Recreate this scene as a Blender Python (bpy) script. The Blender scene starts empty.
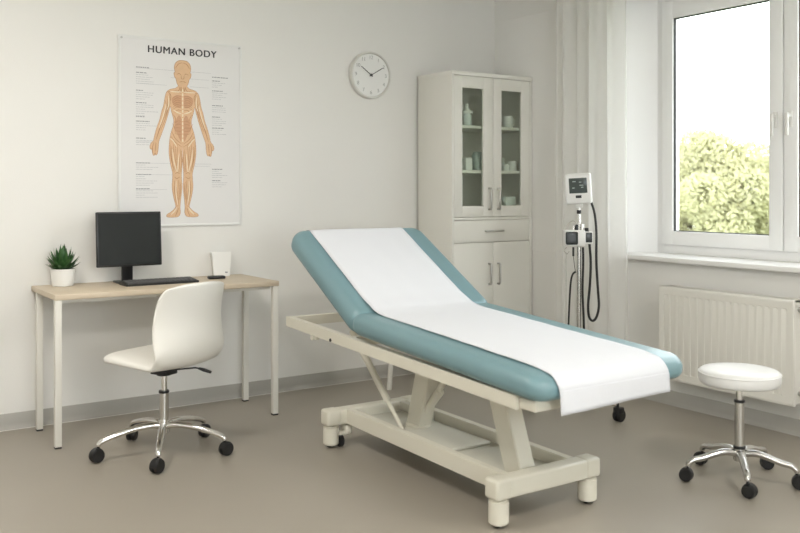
import bpy, bmesh, math, random
from math import sin, cos, pi, radians as R
from mathutils import Vector, Matrix
from mathutils.geometry import tessellate_polygon
random.seed(7)
S = bpy.context.scene
COL = S.collection

# ------------------------------------------------------------------ camera, sky, lights, exposure
YAW = 34.15
FWD = Vector((sin(R(YAW)), cos(R(YAW)), 0)); RGT = Vector((cos(R(YAW)), -sin(R(YAW)), 0))
F_PX = 895.0; HOR = 190.0; EYE = 1.26
cam = bpy.data.cameras.new('camera'); camo = bpy.data.objects.new('camera', cam); COL.objects.link(camo)
camo.location = (0, 0, EYE); camo.rotation_euler = (R(90), 0, R(-YAW))
cam.sensor_width = 36; cam.lens = 36*F_PX/800; cam.shift_y = -(266.5-HOR)/800
cam.dof.use_dof = True; cam.dof.focus_distance = 4.8; cam.dof.aperture_fstop = 2.6
cam.clip_start = .05; cam.clip_end = 200
S.camera = camo
S.view_settings.view_transform = 'Standard'; S.view_settings.look = 'None'
S.view_settings.gamma = 1; S.view_settings.use_curve_mapping = False
S.view_settings.exposure = 0.42
w = bpy.data.worlds.new('sky'); S.world = w; w.use_nodes = True
nt = w.node_tree; bg = nt.nodes['Background']
bg.inputs[0].default_value = (.93, .97, 1.0, 1); bg.inputs[1].default_value = 6.0
def area(name, loc, rot, sx, sy, power, color=(1, 1, 1), portal=False):
    l = bpy.data.lights.new(name, 'AREA'); l.shape = 'RECTANGLE'; l.size = sx; l.size_y = sy
    l.energy = power; l.color = color
    if portal: l.cycles.is_portal = True
    o = bpy.data.objects.new(name, l); COL.objects.link(o); o.location = loc; o.rotation_euler = rot
    return o
XW, YW, ZC = 4.265, 5.05, 2.80          # inner faces of window wall, poster wall, ceiling
XL, YB = -1.9, -2.2                     # left wall and rear wall behind the camera
area('window_daylight', (XW+.55, 2.87, 1.70), (0, R(90), 0), 1.6, 1.75, 1, portal=True)
area('added_side_window_daylight', (XW+.55, -.3, 1.70), (0, R(90), 0), 1.6, 1.9, 1, portal=True)  # portal of the unseen side window added for more daylight
area('added_rear_window_daylight', (.9, YB-.4, 1.6), (R(-90), 0, 0), 2.6, 1.7, 1, portal=True)  # portal of the unseen window added behind the camera as fill
ADDED_LAMPS = [(.3, 3.2), (.3, .2), (2.6, .4)]  # unseen ceiling panels added to brighten the room
for lx, ly in ADDED_LAMPS:
    area('added_ceiling_panel_light', (lx, ly, ZC-.05), (0, 0, 0), .58, .58, 26, (1, .955, .89))

# ------------------------------------------------------------------ materials
def mat(name, col, rough=.5, metal=0, var=0, vscale=8, bump=0, bscale=200, spec=.5, coat=0, **kw):
    m = bpy.data.materials.new(name); m.use_nodes = True
    n = m.node_tree; b = n.nodes['Principled BSDF']
    b.inputs['Base Color'].default_value = (*col, 1); b.inputs['Roughness'].default_value = rough
    b.inputs['Metallic'].default_value = metal; b.inputs['Specular IOR Level'].default_value = spec
    b.inputs['Coat Weight'].default_value = coat
    for k, v in kw.items(): b.inputs[k].default_value = v
    tc = n.nodes.new('ShaderNodeTexCoord')
    nz = n.nodes.new('ShaderNodeTexNoise'); nz.inputs['Scale'].default_value = vscale; nz.inputs['Detail'].default_value = 4
    n.links.new(tc.outputs['Object'], nz.inputs['Vector'])
    mx = n.nodes.new('ShaderNodeMix'); mx.data_type = 'RGBA'
    v = max(var, .01)
    mx.inputs[6].default_value = (*[c*(1-v) for c in col], 1); mx.inputs[7].default_value = (*[min(1, c*(1+v)) for c in col], 1)
    n.links.new(nz.outputs['Fac'], mx.inputs[0]); n.links.new(mx.outputs[2], b.inputs['Base Color'])
    if bump:
        n2 = n.nodes.new('ShaderNodeTexNoise'); n2.inputs['Scale'].default_value = bscale; n2.inputs['Detail'].default_value = 3
        n.links.new(tc.outputs['Object'], n2.inputs['Vector'])
        bp = n.nodes.new('ShaderNodeBump'); bp.inputs['Strength'].default_value = bump; bp.inputs['Distance'].default_value = .002
        n.links.new(n2.outputs['Fac'], bp.inputs['Height']); n.links.new(bp.outputs['Normal'], b.inputs['Normal'])
    return m
def glass(name, tint, refl=.5):
    m = bpy.data.materials.new(name); m.use_nodes = True; n = m.node_tree
    n.nodes.remove(n.nodes['Principled BSDF']); out = n.nodes['Material Output']
    t = n.nodes.new('ShaderNodeBsdfTransparent'); t.inputs[0].default_value = (*tint, 1)
    g = n.nodes.new('ShaderNodeBsdfGlossy'); g.inputs['Roughness'].default_value = .02
    f = n.nodes.new('ShaderNodeFresnel'); f.inputs[0].default_value = 1.45
    ml = n.nodes.new('ShaderNodeMath'); ml.operation = 'MULTIPLY'; ml.inputs[1].default_value = refl
    mx = n.nodes.new('ShaderNodeMixShader')
    n.links.new(f.outputs[0], ml.inputs[0]); n.links.new(ml.outputs[0], mx.inputs[0])
    n.links.new(t.outputs[0], mx.inputs[1]); n.links.new(g.outputs[0], mx.inputs[2]); n.links.new(mx.outputs[0], out.inputs[0])
    return m
def wood(name, c1, c2):
    m = mat(name, c1, .45); n = m.node_tree; b = n.nodes['Principled BSDF']
    tc = n.nodes.new('ShaderNodeTexCoord'); mp = n.nodes.new('ShaderNodeMapping'); mp.inputs['Scale'].default_value = (1.5, 22, 22)
    nz = n.nodes.new('ShaderNodeTexNoise'); nz.inputs['Scale'].default_value = 3; nz.inputs['Detail'].default_value = 8
    mx = n.nodes.new('ShaderNodeMix'); mx.data_type = 'RGBA'; mx.inputs[6].default_value = (*c1, 1); mx.inputs[7].default_value = (*c2, 1)
    n.links.new(tc.outputs['Object'], mp.inputs[0]); n.links.new(mp.outputs[0], nz.inputs[0])
    n.links.new(nz.outputs['Fac'], mx.inputs[0]); n.links.new(mx.outputs[2], b.inputs['Base Color'])
    return m
def cloth(name, col, trans, tcol=None):
    m = bpy.data.materials.new(name); m.use_nodes = True; n = m.node_tree; b = n.nodes['Principled BSDF']; out = n.nodes['Material Output']
    b.inputs['Base Color'].default_value = (*col, 1); b.inputs['Roughness'].default_value = .9
    t = n.nodes.new('ShaderNodeBsdfTranslucent'); t.inputs[0].default_value = (*(tcol or col), 1)
    mx = n.nodes.new('ShaderNodeMixShader'); mx.inputs[0].default_value = trans
    wv = n.nodes.new('ShaderNodeTexNoise'); wv.inputs['Scale'].default_value = 900
    bp = n.nodes.new('ShaderNodeBump'); bp.inputs['Strength'].default_value = .1
    n.links.new(wv.outputs['Fac'], bp.inputs['Height']); n.links.new(bp.outputs['Normal'], b.inputs['Normal'])
    n.links.new(b.outputs[0], mx.inputs[1]); n.links.new(t.outputs[0], mx.inputs[2]); n.links.new(mx.outputs[0], out.inputs[0])
    return m
def sheer(m, k):
    n = m.node_tree; out = n.nodes['Material Output']; src = out.inputs[0].links[0].from_socket
    t = n.nodes.new('ShaderNodeBsdfTransparent'); mx = n.nodes.new('ShaderNodeMixShader'); mx.inputs[0].default_value = k
    n.links.new(src, mx.inputs[1]); n.links.new(t.outputs[0], mx.inputs[2]); n.links.new(mx.outputs[0], out.inputs[0]); return m
def emis(name, col, s):
    m = mat(name, col, .4); b = m.node_tree.nodes['Principled BSDF']
    b.inputs['Emission Color'].default_value = (*col, 1); b.inputs['Emission Strength'].default_value = s
    return m
MT = dict(
    wall=mat('wall_paint', (.82, .808, .775), .85, var=.015, vscale=3, bump=.25, bscale=160),
    floor=mat('vinyl_floor', (.335, .302, .252), .34, var=.05, vscale=2.2, bump=.05, bscale=60, spec=.4),
    ceil=mat('ceiling_paint', (.86, .85, .83), .9),
    skirt=mat('skirting_vinyl', (.40, .385, .35), .5),
    pvc=mat('window_pvc', (.93, .93, .925), .3),
    sill=mat('sill_white', (.88, .87, .85), .35),
    gasket=mat('rubber_gasket', (.03, .03, .03), .7),
    cabinet=mat('cabinet_lacquer', (.79, .775, .715), .42),
    nickel=mat('brushed_nickel', (.55, .54, .52), .3, 1),
    chrome=mat('chrome', (.78, .77, .75), .12, 1),
    steel=mat('satin_steel', (.62, .61, .59), .25, 1),
    bedmetal=mat('cream_powder_coat', (.72, .69, .59), .35),
    teal=mat('teal_leatherette', (.175, .295, .325), .36, var=.04, vscale=5, bump=.15, bscale=500, spec=.6),
    paper=mat('paper_roll', (.71, .72, .755), .8, bump=.35, bscale=26),
    white=mat('white_plastic', (.82, .81, .78), .4),
    shell=mat('white_leatherette', (.82, .80, .75), .38, bump=.08, bscale=300),
    seatwhite=mat('white_vinyl', (.78, .775, .76), .38),
    black=mat('black_plastic', (.012, .012, .013), .4),
    keyb=mat('keyboard_plastic', (.02, .02, .02), .45),
    keycap=mat('keycap_plastic', (.10, .10, .10), .5),
    bezel=mat('monitor_plastic', (.012, .012, .013), .3),
    silver=mat('silver_plastic', (.6, .6, .6), .3, .3),
    screen=mat('monitor_glass', (.016, .019, .019), .25, spec=.35),
    desktop=wood('pale_birch', (.57, .47, .345), (.67, .575, .445)),
    desk=mat('desk_edge', (.60, .51, .37), .5, var=.05),
    leg=mat('cream_metal', (.74, .72, .66), .4),
    pot=mat('white_ceramic', (.83, .82, .79), .35),
    soil=mat('soil', (.05, .035, .02), .9, bump=1),
    leaf=mat('succulent_leaf', (.035, .11, .028), .45, var=.45, vscale=30),
    posterpaper=mat('poster_paper', (.785, .775, .765), .55),
    acryl=mat('poster_frame_white', (.80, .80, .78), .3),
    ink=mat('poster_ink', (.03, .03, .035), .6),
    greyink=mat('poster_grey_ink', (.50, .50, .51), .6),
    midink=mat('poster_mid_ink', (.30, .30, .31), .6),
    skin=mat('printed_tan', (.75, .50, .30), .6, var=.10, vscale=45),
    skinline=mat('printed_brown', (.50, .25, .12), .6),
    muscle=mat('printed_rust', (.64, .36, .21), .6, var=.15, vscale=80),
    bone=mat('printed_cream', (.86, .74, .54), .6),
    clockrim=mat('clock_rim', (.70, .69, .65), .3),
    clockface=mat('clock_face', (.82, .82, .80), .5),
    numer=mat('clock_numerals', (.38, .38, .37), .6),
    radiator=mat('radiator_enamel', (.78, .76, .70), .35),
    device=mat('device_plastic', (.76, .76, .74), .4),
    devdark=mat('device_dark', (.03, .034, .036), .25),
    lcd=mat('device_lcd', (.05, .065, .06), .2),
    lcdmark=mat('device_lcd_marks', (.35, .42, .40), .4),
    cable=mat('black_cable', (.01, .01, .01), .4),
    tray=mat('base_cover', (.60, .58, .50), .45),
    glassware=mat('frosted_glassware', (.80, .86, .84), .25),
    smoke=mat('smoked_glassware', (.42, .50, .47), .2),
    jar=mat('ceramic_jar', (.88, .89, .86), .4),
    bark=mat('bark', (.12, .09, .06), .9, var=.3),
    leafout=cloth('outdoor_leaves', (.40, .39, .235), .5, (.50, .49, .28)),
    leafout2=cloth('outdoor_leaves_deep', (.34, .34, .20), .5, (.42, .42, .24)),
    lawn=mat('outdoor_grass', (.12, .17, .05), .9, var=.3, vscale=1),
    wglass=glass('window_glass', (.97, .98, .98), .6),
    cglass=glass('cabinet_glass', (.96, .985, .95), .5),
    curtain=sheer(cloth('sheer_curtain', (.94, .93, .905), .55, (.96, .955, .93)), .32),
    added_glow=emis('added_lamp_diffuser', (1, .96, .9), 3.0),  # glow of the added ceiling panels
)

# ------------------------------------------------------------------ mesh helpers
class MB:
    def __init__(s): s.b = bmesh.new()
    def _add(s, fn):
        t = bmesh.new(); fn(t); me = bpy.data.meshes.new('tmp'); t.to_mesh(me); t.free(); s.b.from_mesh(me); bpy.data.meshes.remove(me); return s
    def box(s, x0, x1, y0, y1, z0, z1, bev=0, seg=2, mx=None):
        def fn(t):
            bmesh.ops.create_cube(t, size=1)
            for v in t.verts: v.co = Vector(((x0+x1)/2+v.co.x*(x1-x0), (y0+y1)/2+v.co.y*(y1-y0), (z0+z1)/2+v.co.z*(z1-z0)))
            if bev: bmesh.ops.bevel(t, geom=t.edges[:], offset=bev, segments=seg, affect='EDGES', profile=.5)
            if mx is not None: t.transform(mx)
        return s._add(fn)
    def cyl(s, p0, p1, r0, r1=None, n=24, bev=0):
        p0 = Vector(p0); p1 = Vector(p1); r1 = r0 if r1 is None else r1
        def fn(t):
            L = (p1-p0).length
            bmesh.ops.create_cone(t, cap_ends=True, segments=n, radius1=r0, radius2=r1, depth=L)
            if bev:
                ed = [e for e in t.edges if abs(e.verts[0].co.z-e.verts[1].co.z) < 1e-6]
                bmesh.ops.bevel(t, geom=ed, offset=bev, segments=2, affect='EDGES')
            q = Vector((0, 0, 1)).rotation_difference((p1-p0).normalized())
            t.transform(Matrix.Translation((p0+p1)/2) @ q.to_matrix().to_4x4())
        return s._add(fn)
    def sphere(s, c, r, sc=(1, 1, 1), u=20, v=12):
        def fn(t):
            bmesh.ops.create_uvsphere(t, u_segments=u, v_segments=v, radius=r)
            t.transform(Matrix.Translation(c) @ Matrix.Diagonal((*sc, 1)))
        return s._add(fn)
    def lathe(s, prof, c=(0, 0, 0), n=40, mx=None):
        def fn(t):
            rings = []
            for r, z in prof:
                if r < 1e-6: rings.append([t.verts.new((0, 0, z))])
                else: rings.append([t.verts.new((r*cos(2*pi*i/n), r*sin(2*pi*i/n), z)) for i in range(n)])
            for a, b in zip(rings, rings[1:]):
                if len(a) == 1 and len(b) == 1: continue
                for i in range(n):
                    j = (i+1) % n
                    if len(a) == 1: t.faces.new((a[0], b[j], b[i]))
                    elif len(b) == 1: t.faces.new((a[i], a[j], b[0]))
                    else: t.faces.new((a[i], a[j], b[j], b[i]))
            bmesh.ops.recalc_face_normals(t, faces=t.faces[:])
            t.transform(Matrix.Translation(c) @ (mx or Matrix()))
        return s._add(fn)
    def tube(s, pts, rad, n=12, flat=1.0):
        pts = [Vector(p) for p in pts]
        rads = rad if isinstance(rad, (list, tuple)) else [rad]*len(pts)
        def fn(t):
            up = Vector((0, 0, 1)); rings = []
            tan = [(pts[min(i+1, len(pts)-1)]-pts[max(i-1, 0)]).normalized() for i in range(len(pts))]
            if abs(tan[0].dot(up)) > .95: up = Vector((1, 0, 0))
            nrm = (up-tan[0]*up.dot(tan[0])).normalized()
            for i, p in enumerate(pts):
                nrm = (nrm-tan[i]*nrm.dot(tan[i])).normalized(); bi = tan[i].cross(nrm)
                rings.append([t.verts.new(p+(nrm*sin(2*pi*k/n)*flat+bi*cos(2*pi*k/n))*rads[i]) for k in range(n)])
            for a, b in zip(rings, rings[1:]):
                for k in range(n): t.faces.new((a[k], a[(k+1) % n], b[(k+1) % n], b[k]))
            t.faces.new(rings[0][::-1]); t.faces.new(rings[-1])
            bmesh.ops.recalc_face_normals(t, faces=t.faces[:])
        return s._add(fn)
    def prism(s, poly, f0, f1, bev=0):
        """polygon (2D list) mapped by f0 / f1 to its two faces"""
        def fn(t):
            a = [t.verts.new(f0(*p)) for p in poly]; b = [t.verts.new(f1(*p)) for p in poly]; n = len(poly)
            for tri in tessellate_polygon([[Vector((p[0], p[1], 0)) for p in poly]]):
                t.faces.new([a[i] for i in tri]); t.faces.new([b[i] for i in tri][::-1])
            for i in range(n): t.faces.new((a[i], b[i], b[(i+1) % n], a[(i+1) % n]))
            bmesh.ops.recalc_face_normals(t, faces=t.faces[:])
            if bev:
                bmesh.ops.dissolve_limit(t, angle_limit=.01, verts=t.verts[:], edges=t.edges[:])
                bmesh.ops.bevel(t, geom=t.edges[:], offset=bev, segments=2, affect='EDGES')
        return s._add(fn)
    def pyz(s, poly, x0, x1, bev=0): return s.prism(poly, lambda y, z: (x0, y, z), lambda y, z: (x1, y, z), bev)
    def pxy(s, poly, z0, z1, bev=0): return s.prism(poly, lambda x, y: (x, y, z0), lambda x, y: (x, y, z1), bev)
    def grid(s, rows, closed_u=False, caps=False):
        def fn(t):
            vs = [[t.verts.new(p) for p in r] for r in rows]; m = len(rows[0])
            for a, b in zip(vs, vs[1:]):
                for k in range(m if closed_u else m-1): t.faces.new((a[k], a[(k+1) % m], b[(k+1) % m], b[k]))
            if caps: t.faces.new(vs[0][::-1]); t.faces.new(vs[-1])
            bmesh.ops.recalc_face_normals(t, faces=t.faces[:])
        return s._add(fn)
    def text(s, body, size, mxf, depth=.0006, spacing=1.0, offset=0):
        cu = bpy.data.curves.new('t', 'FONT'); cu.body = body; cu.size = size; cu.extrude = depth/2; cu.offset = offset
        cu.align_x = 'CENTER'; cu.align_y = 'CENTER'; cu.space_character = spacing
        o = bpy.data.objects.new('t', cu); COL.objects.link(o)
        dg = bpy.context.evaluated_depsgraph_get(); dg.update()
        me = bpy.data.meshes.new_from_object(o.evaluated_get(dg))
        me.transform(mxf); s.b.from_mesh(me)
        bpy.data.objects.remove(o); bpy.data.curves.remove(cu); bpy.data.meshes.remove(me)
        return s
    def build(s, name, m, parent=None, ang=38, smooth=True, loc=None, rotz=0, label=None):
        bmesh.ops.remove_doubles(s.b, verts=s.b.verts[:], dist=1e-6)
        for f in s.b.faces: f.smooth = smooth
        for e in s.b.edges:
            if len(e.link_faces) == 2 and e.calc_face_angle(0) > R(ang): e.smooth = False
        me = bpy.data.meshes.new(name); s.b.to_mesh(me); s.b.free()
        me.materials.append(MT[m] if isinstance(m, str) else m)
        o = bpy.data.objects.new(name, me); COL.objects.link(o)
        if parent is not None:
            o.parent = parent
        if loc is not None: o.location = loc
        if rotz: o.rotation_euler.z = rotz
        if label: o['label'] = label
        return o
def empty(name, loc=(0, 0, 0), rotz=0):
    o = bpy.data.objects.new(name, None); o.empty_display_size = .1; COL.objects.link(o)
    o.location = loc; o.rotation_euler = (0, 0, rotz); return o
def tag(o, label, cat, group=None):
    o['label'] = label; o['category'] = cat
    if group: o['group'] = group
    return o
def struct(o): o['kind'] = 'structure'; return o
def spline(pts, n=6):
    pts = [Vector(p) for p in pts]; out = []
    P = [pts[0]*2-pts[1]]+pts+[pts[-1]*2-pts[-2]]
    for i in range(1, len(P)-2):
        for k in range(n):
            t = k/n; a, b, c, d = P[i-1], P[i], P[i+1], P[i+2]
            out.append(.5*((2*b)+(c-a)*t+(2*a-5*b+4*c-d)*t*t+(3*b-a-3*c+d)*t**3))
    out.append(pts[-1]); return out

# ------------------------------------------------------------------ room shell
struct(MB().box(XL-.1, XW+.34, YB-.1, YW+.1, -.1, 0).build('floor', 'floor'))
struct(MB().box(XL-.1, XW+.34, YB-.1, YW+.1, ZC, ZC+.1).build('ceiling', 'ceil'))
struct(MB().box(XL-.1, XW+.34, YW, YW+.1, 0, ZC).build('wall_back', 'wall'))
struct(MB().box(XL-.1, XL, YB, YW, 0, ZC).build('wall_left', 'wall'))
m = MB(); W3 = (-.4, 2.2, .80, 2.40)
for q in ((XL-.1, W3[0], 0, ZC), (W3[1], XW+.34, 0, ZC), (W3[0], W3[1], 0, W3[2]), (W3[0], W3[1], W3[3], ZC)): m.box(q[0], q[1], YB-.1, YB, q[2], q[3])
struct(m.build('wall_front', 'wall'))
m = MB()
for q in ((W3[0], W3[0]+.06, W3[2], W3[3]), (W3[1]-.06, W3[1], W3[2], W3[3]), (W3[0], W3[1], W3[2], W3[2]+.06), (W3[0], W3[1], W3[3]-.06, W3[3]), (.86, .94, W3[2], W3[3])): m.box(q[0], q[1], YB-.08, YB-.02, q[2], q[3], .003)
w3 = struct(m.build('added_window_3', 'pvc'))  # unseen rear window, added to bring in light from behind the camera
MB().box(W3[0]+.05, W3[1]-.05, YB-.052, YB-.048, W3[2]+.05, W3[3]-.05).build('glass_pane', 'wglass', w3)
W1 = (1.99, 3.755); W2 = (-1.25, .65); WZ = (.838, 2.48)
m = MB(); x0, x1 = XW, XW+.34
m.box(x0, x1, YB, YW, 0, WZ[0]); m.box(x0, x1, YB, YW, WZ[1], ZC)
SPL = .19  # reveal splay, shaped to let more daylight onto the curtain
for a, b in ((YB, W2[0]), (W2[1], W1[0]), (W1[1]+SPL, YW)): m.box(x0, x1, a, b, WZ[0], WZ[1])
m.pxy([(XW, W1[1]+SPL), (XW+.235, W1[1]), (XW+.34, W1[1]), (XW+.34, W1[1]+SPL)], WZ[0], WZ[1])
struct(m.build('wall_right', 'wall'))
# coved skirting
def skirt(name, pts2d_fn, a, b):
    prof = [(0, 0), (.014, 0), (.010, .006), (.005, .018), (.0035, .03), (.0035, .082), (0, .085)]
    mb = MB(); mb.prism(prof, lambda d, z: pts2d_fn(d, a, z), lambda d, z: pts2d_fn(d, b, z))
    return struct(mb.build(name, 'skirt', ang=60))
skirt('baseboard_back', lambda d, t, z: (t, YW-d, z), XL, 3.54)
skirt('baseboard_right', lambda d, t, z: (XW-d, t, z), YB, 4.62)
skirt('baseboard_left', lambda d, t, z: (XL+d, t, z), YB, YW)
# vinyl weld line where the cove meets the floor
struct(MB().box(XL, 3.54, YW-.020, YW-.014, 0, .0012).build('trim_1', 'white'))

# windows
def make_window(name, y0, y1, detailed=True):
    z0, z1 = WZ[0]+.03, WZ[1]; ym = (y0+y1)/2; X = 4.50
    root = struct(empty(name, (X+.03, ym, z0)))
    inv = Matrix.Translation((-(X+.03), -ym, -z0))
    def bld(mb, nm, mt, par=root, **k):
        mb.b.transform(inv) if par is root else mb.b.transform(inv)
        return mb.build(nm, mt, par, **k)
    f = .06; m = MB()
    m.box(X, X+.07, y0, y0+f, z0, z1, .004); m.box(X, X+.07, y1-f, y1, z0, z1, .004)
    m.box(X, X+.07, y0+f, y1-f, z0, z0+f, .004); m.box(X, X+.07, y0+f, y1-f, z1-f, z1, .004)
    m.box(X+.02, X+.07, ym-.03, ym+.03, z0+f, z1-f, .004)
    bld(m, 'window_frame', 'pvc')
    for a, b, hy in ((ym+.003, y1-f+.005, ym+.045), (y0+f-.005, ym-.003, ym-.045)):
        xs0, xs1 = X-.022, X+.045; s = .084; c, d = z0+f-.005, z1-f+.005
        m = MB()
        tp = .108; m.box(xs0, xs1, a, a+s, c, d, .006); m.box(xs0, xs1, b-s, b, c, d, .006)
        m.box(xs0, xs1, a+s-.003, b-s+.003, c, c+s, .006); m.box(xs0, xs1, a+s-.003, b-s+.003, d-tp, d, .006)
        sash = bld(m, 'sash', 'pvc')
        g = MB(); e = .005; ga, gb, gc, gd = a+s, b-s, c+s, d-tp
        xg0, xg1 = xs0+.012, xs0+.03
        g.box(xg0, xg1, ga, ga+e, gc, gd); g.box(xg0, xg1, gb-e, gb, gc, gd); g.box(xg0, xg1, ga, gb, gc, gc+e); g.box(xg0, xg1, ga, gb, gd-e, gd)
        o = bld(g, 'gasket', 'gasket', sash)
        o = bld(MB().box(xs0+.022, xs0+.026, ga+.001, gb-.001, gc+.001, gd-.001), 'glass_pane', 'wglass', sash)
        h = MB(); h.box(xs0-.010, xs0, hy-.014, hy+.014, 1.60, 1.69, .004)
        h.cyl((xs0-.035, hy, 1.665), (xs0-.008, hy, 1.665), .009)
        h.box(xs0-.045, xs0-.028, hy-.010, hy+.010, 1.555, 1.68, .006)
        bld(h, 'window_handle', 'white', sash)
    return root
make_window('window_1', *W1); make_window('added_window_2', *W2)  # the second window is unseen, added to let in more daylight
m = MB(); m.box(XW-.055, XW, W1[0]-.04, W1[1]+.09, WZ[0], WZ[0]+.03, .006, 3); m.pxy([(XW-.01, W1[0]+.001), (XW+.235, W1[0]+.001), (XW+.235, W1[1]), (XW-.01, W1[1]+SPL)], WZ[0]+.0005, WZ[0]+.03)
struct(m.build('trim_2', 'sill'))
m = MB(); m.box(XW-.055, XW+.24, W2[0]+.001, W2[1]-.001, WZ[0]+.0005, WZ[0]+.03, .004)  # sill of the added, unseen side window
struct(m.build('trim_3', 'sill'))

m = MB(); m.pxy([(XW, W1[1]+SPL), (XW, W1[1]+SPL-.008), (4.5, W1[1]-.006), (4.5, W1[1])], WZ[0]+.03, WZ[1]); m.box(XW, 4.5, W1[0], W1[0]+.006, WZ[0]+.03, WZ[1]); m.box(XW, 4.5, W1[0], W1[1], WZ[1]-.006, WZ[1])
struct(m.build('trim_4', 'pvc'))
# ceiling light panels, unseen above the frame, added to light the room
for i, (lx, ly) in enumerate(ADDED_LAMPS):
    t = empty('added_ceiling_panel_lamp', (lx, ly, ZC))
    tag(t, ['added unseen square white ceiling light panel nearest the desk', 'added unseen square white ceiling light panel above the camera side, nearer the left wall',
            'added unseen square white ceiling light panel nearer the window side'][i], 'ceiling light', 'added ceiling light panels')
    m = MB()
    for a in (0, 1, 2, 3):
        q = Matrix.Rotation(a*pi/2, 4, 'Z'); m.box(-.31, .31, .29, .31, -.035, 0, mx=q)
    m.build('added_lamp_frame', 'white', t)
    MB().box(-.29, .29, -.29, .29, -.02, -.004).build('added_diffuser', 'added_glow', t)

# ------------------------------------------------------------------ outside
struct(MB().box(4.9, 60, -30, 50, -3.6, -3.5).build('ground', 'lawn'))
def leafcloud(blobs, n, size, rnd):
    bm = bmesh.new()
    tot = sum(b[3]**2 for b in blobs)
    for cx, cy, cz, r in blobs:
        for _ in range(int(n*r*r/tot)):
            th = rnd.uniform(0, 2*pi); ph = math.acos(rnd.uniform(-1, 1)); rr = r*(rnd.uniform(.55, 1)**.6)
            d = Vector((sin(ph)*cos(th), sin(ph)*sin(th), cos(ph)*.85)); p = Vector((cx, cy, cz))+d*rr
            s = size*rnd.uniform(.6, 1.3)
            a = Vector((rnd.uniform(-1, 1), rnd.uniform(-1, 1), rnd.uniform(-1, 1))).normalized()
            b2 = a.cross(d+Vector((.01, .02, .3))).normalized(); c2 = a
            vs = [bm.verts.new(p+a*s), bm.verts.new(p+b2*s*.5), bm.verts.new(p-a*s), bm.verts.new(p-b2*s*.5)]
            bm.faces.new(vs)
    return bm
def tree(px, depth, top, crown, seed, mt, label):
    rnd = random.Random(seed)
    r = (px-400)/F_PX; base = (FWD+RGT*r)*depth
    t = empty('leafy_tree', (base.x, base.y, -3.5)); tag(t, label, 'tree', 'trees outside the window')
    H = top+3.5
    m = MB(); m.tube(spline([(0, 0, 0), (.05, .03, H*.3), (-.04, .05, H*.55), (.02, 0, H*.85)]), [.16*(1-.75*i/18) for i in range(19)], 10)
    for k in range(9):
        a = k*2.4; z = H*(.3+.055*k); L = crown*.7
        m.tube(spline([(0, 0, z), (cos(a)*L*.5, sin(a)*L*.5, z+L*.25), (cos(a)*L, sin(a)*L, z+L*.6)], 4), [.05*(1-.08*i) for i in range(9)], 6)
    m.build('trunk', 'bark', t)
    blobs = []
    for k in range(26):
        a = rnd.uniform(0, 2*pi); q = rnd.uniform(0, 1)**.5; z = rnd.uniform(.0, 1)
        rr = crown*(.98-.68*abs(z-.35))
        blobs.append((cos(a)*q*rr*.75, sin(a)*q*rr*.75, H-crown*.33-(1-z)*crown*1.9, crown*rnd.uniform(.22, .38)))
    blobs.append((0, 0, H-crown*.42, crown*.35))
    bm = leafcloud(blobs, 42000, .05, rnd)
    mb = MB(); mb.b.free(); mb.b = bm
    mb.build('foliage', mt, t, smooth=False)
tree(712, 17, 2.60, 1.6, 3, 'leafout', 'pale green bushy tree seen in the left of the window')
tree(764, 24, 2.35, 2.0, 5, 'leafout', 'pale green tree at the right of the big window pane')
tree(655, 22, 2.35, 1.6, 11, 'leafout2', 'deeper green tree half hidden by the left window frame')
tree(735, 31, 2.5, 2.6, 21, 'leafout2', 'farther tree behind the two pale green trees')
tree(835, 17.5, 1.9, 1.5, 31, 'leafout', 'tree beyond the right-hand sash of the window')

# ------------------------------------------------------------------ curtain
def curtain():
    t = empty('curtain', (XW-.12, 3.97, 0)); tag(t, 'sheer white floor-length curtain hanging beside the window', 'curtain')
    y0, y1 = 3.70, 4.275; N = 150; zs = [.02, .5, 1.0, 1.5, 2.0, 2.4, 2.70]
    rows = []
    for z in zs:
        k = 1-.25*(z/2.7); r = []
        for i in range(N+1):
            u = i/N; ph = u*2*pi*4.5+.7*sin(u*9)
            x = -.0 + .034*k*sin(ph)+.018*sin(ph*.37+1+z*.3)+.008*sin(ph*2.3+z*.8)
            y = y0+(y1-y0)*u + .014*cos(ph*1.0+.5) - 3.97
            if i == 0 or i == N: pass
            r.append((x, y, z))
        rows.append(r)
    mb = MB(); mb.grid(rows); o = mb.build('curtain_panel', 'curtain', t, ang=180)
    md = o.modifiers.new('s', 'SUBSURF'); md.levels = 1; md.render_levels = 1
    m = MB(); m.box(-.05, .05, -2.7+.4, .55, 2.72, 2.745, .003); m.box(-.015, .015, -2.2, .5, 2.745, 2.80)
    m.build('curtain_rail', 'white', t)
    for i in range(8): MB().cyl((0, y0-3.97+.03+i*.07, 2.69), (0, y0-3.97+.03+i*.07, 2.73), .005, n=8).build('glider', 'white', t)
curtain()

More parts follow.
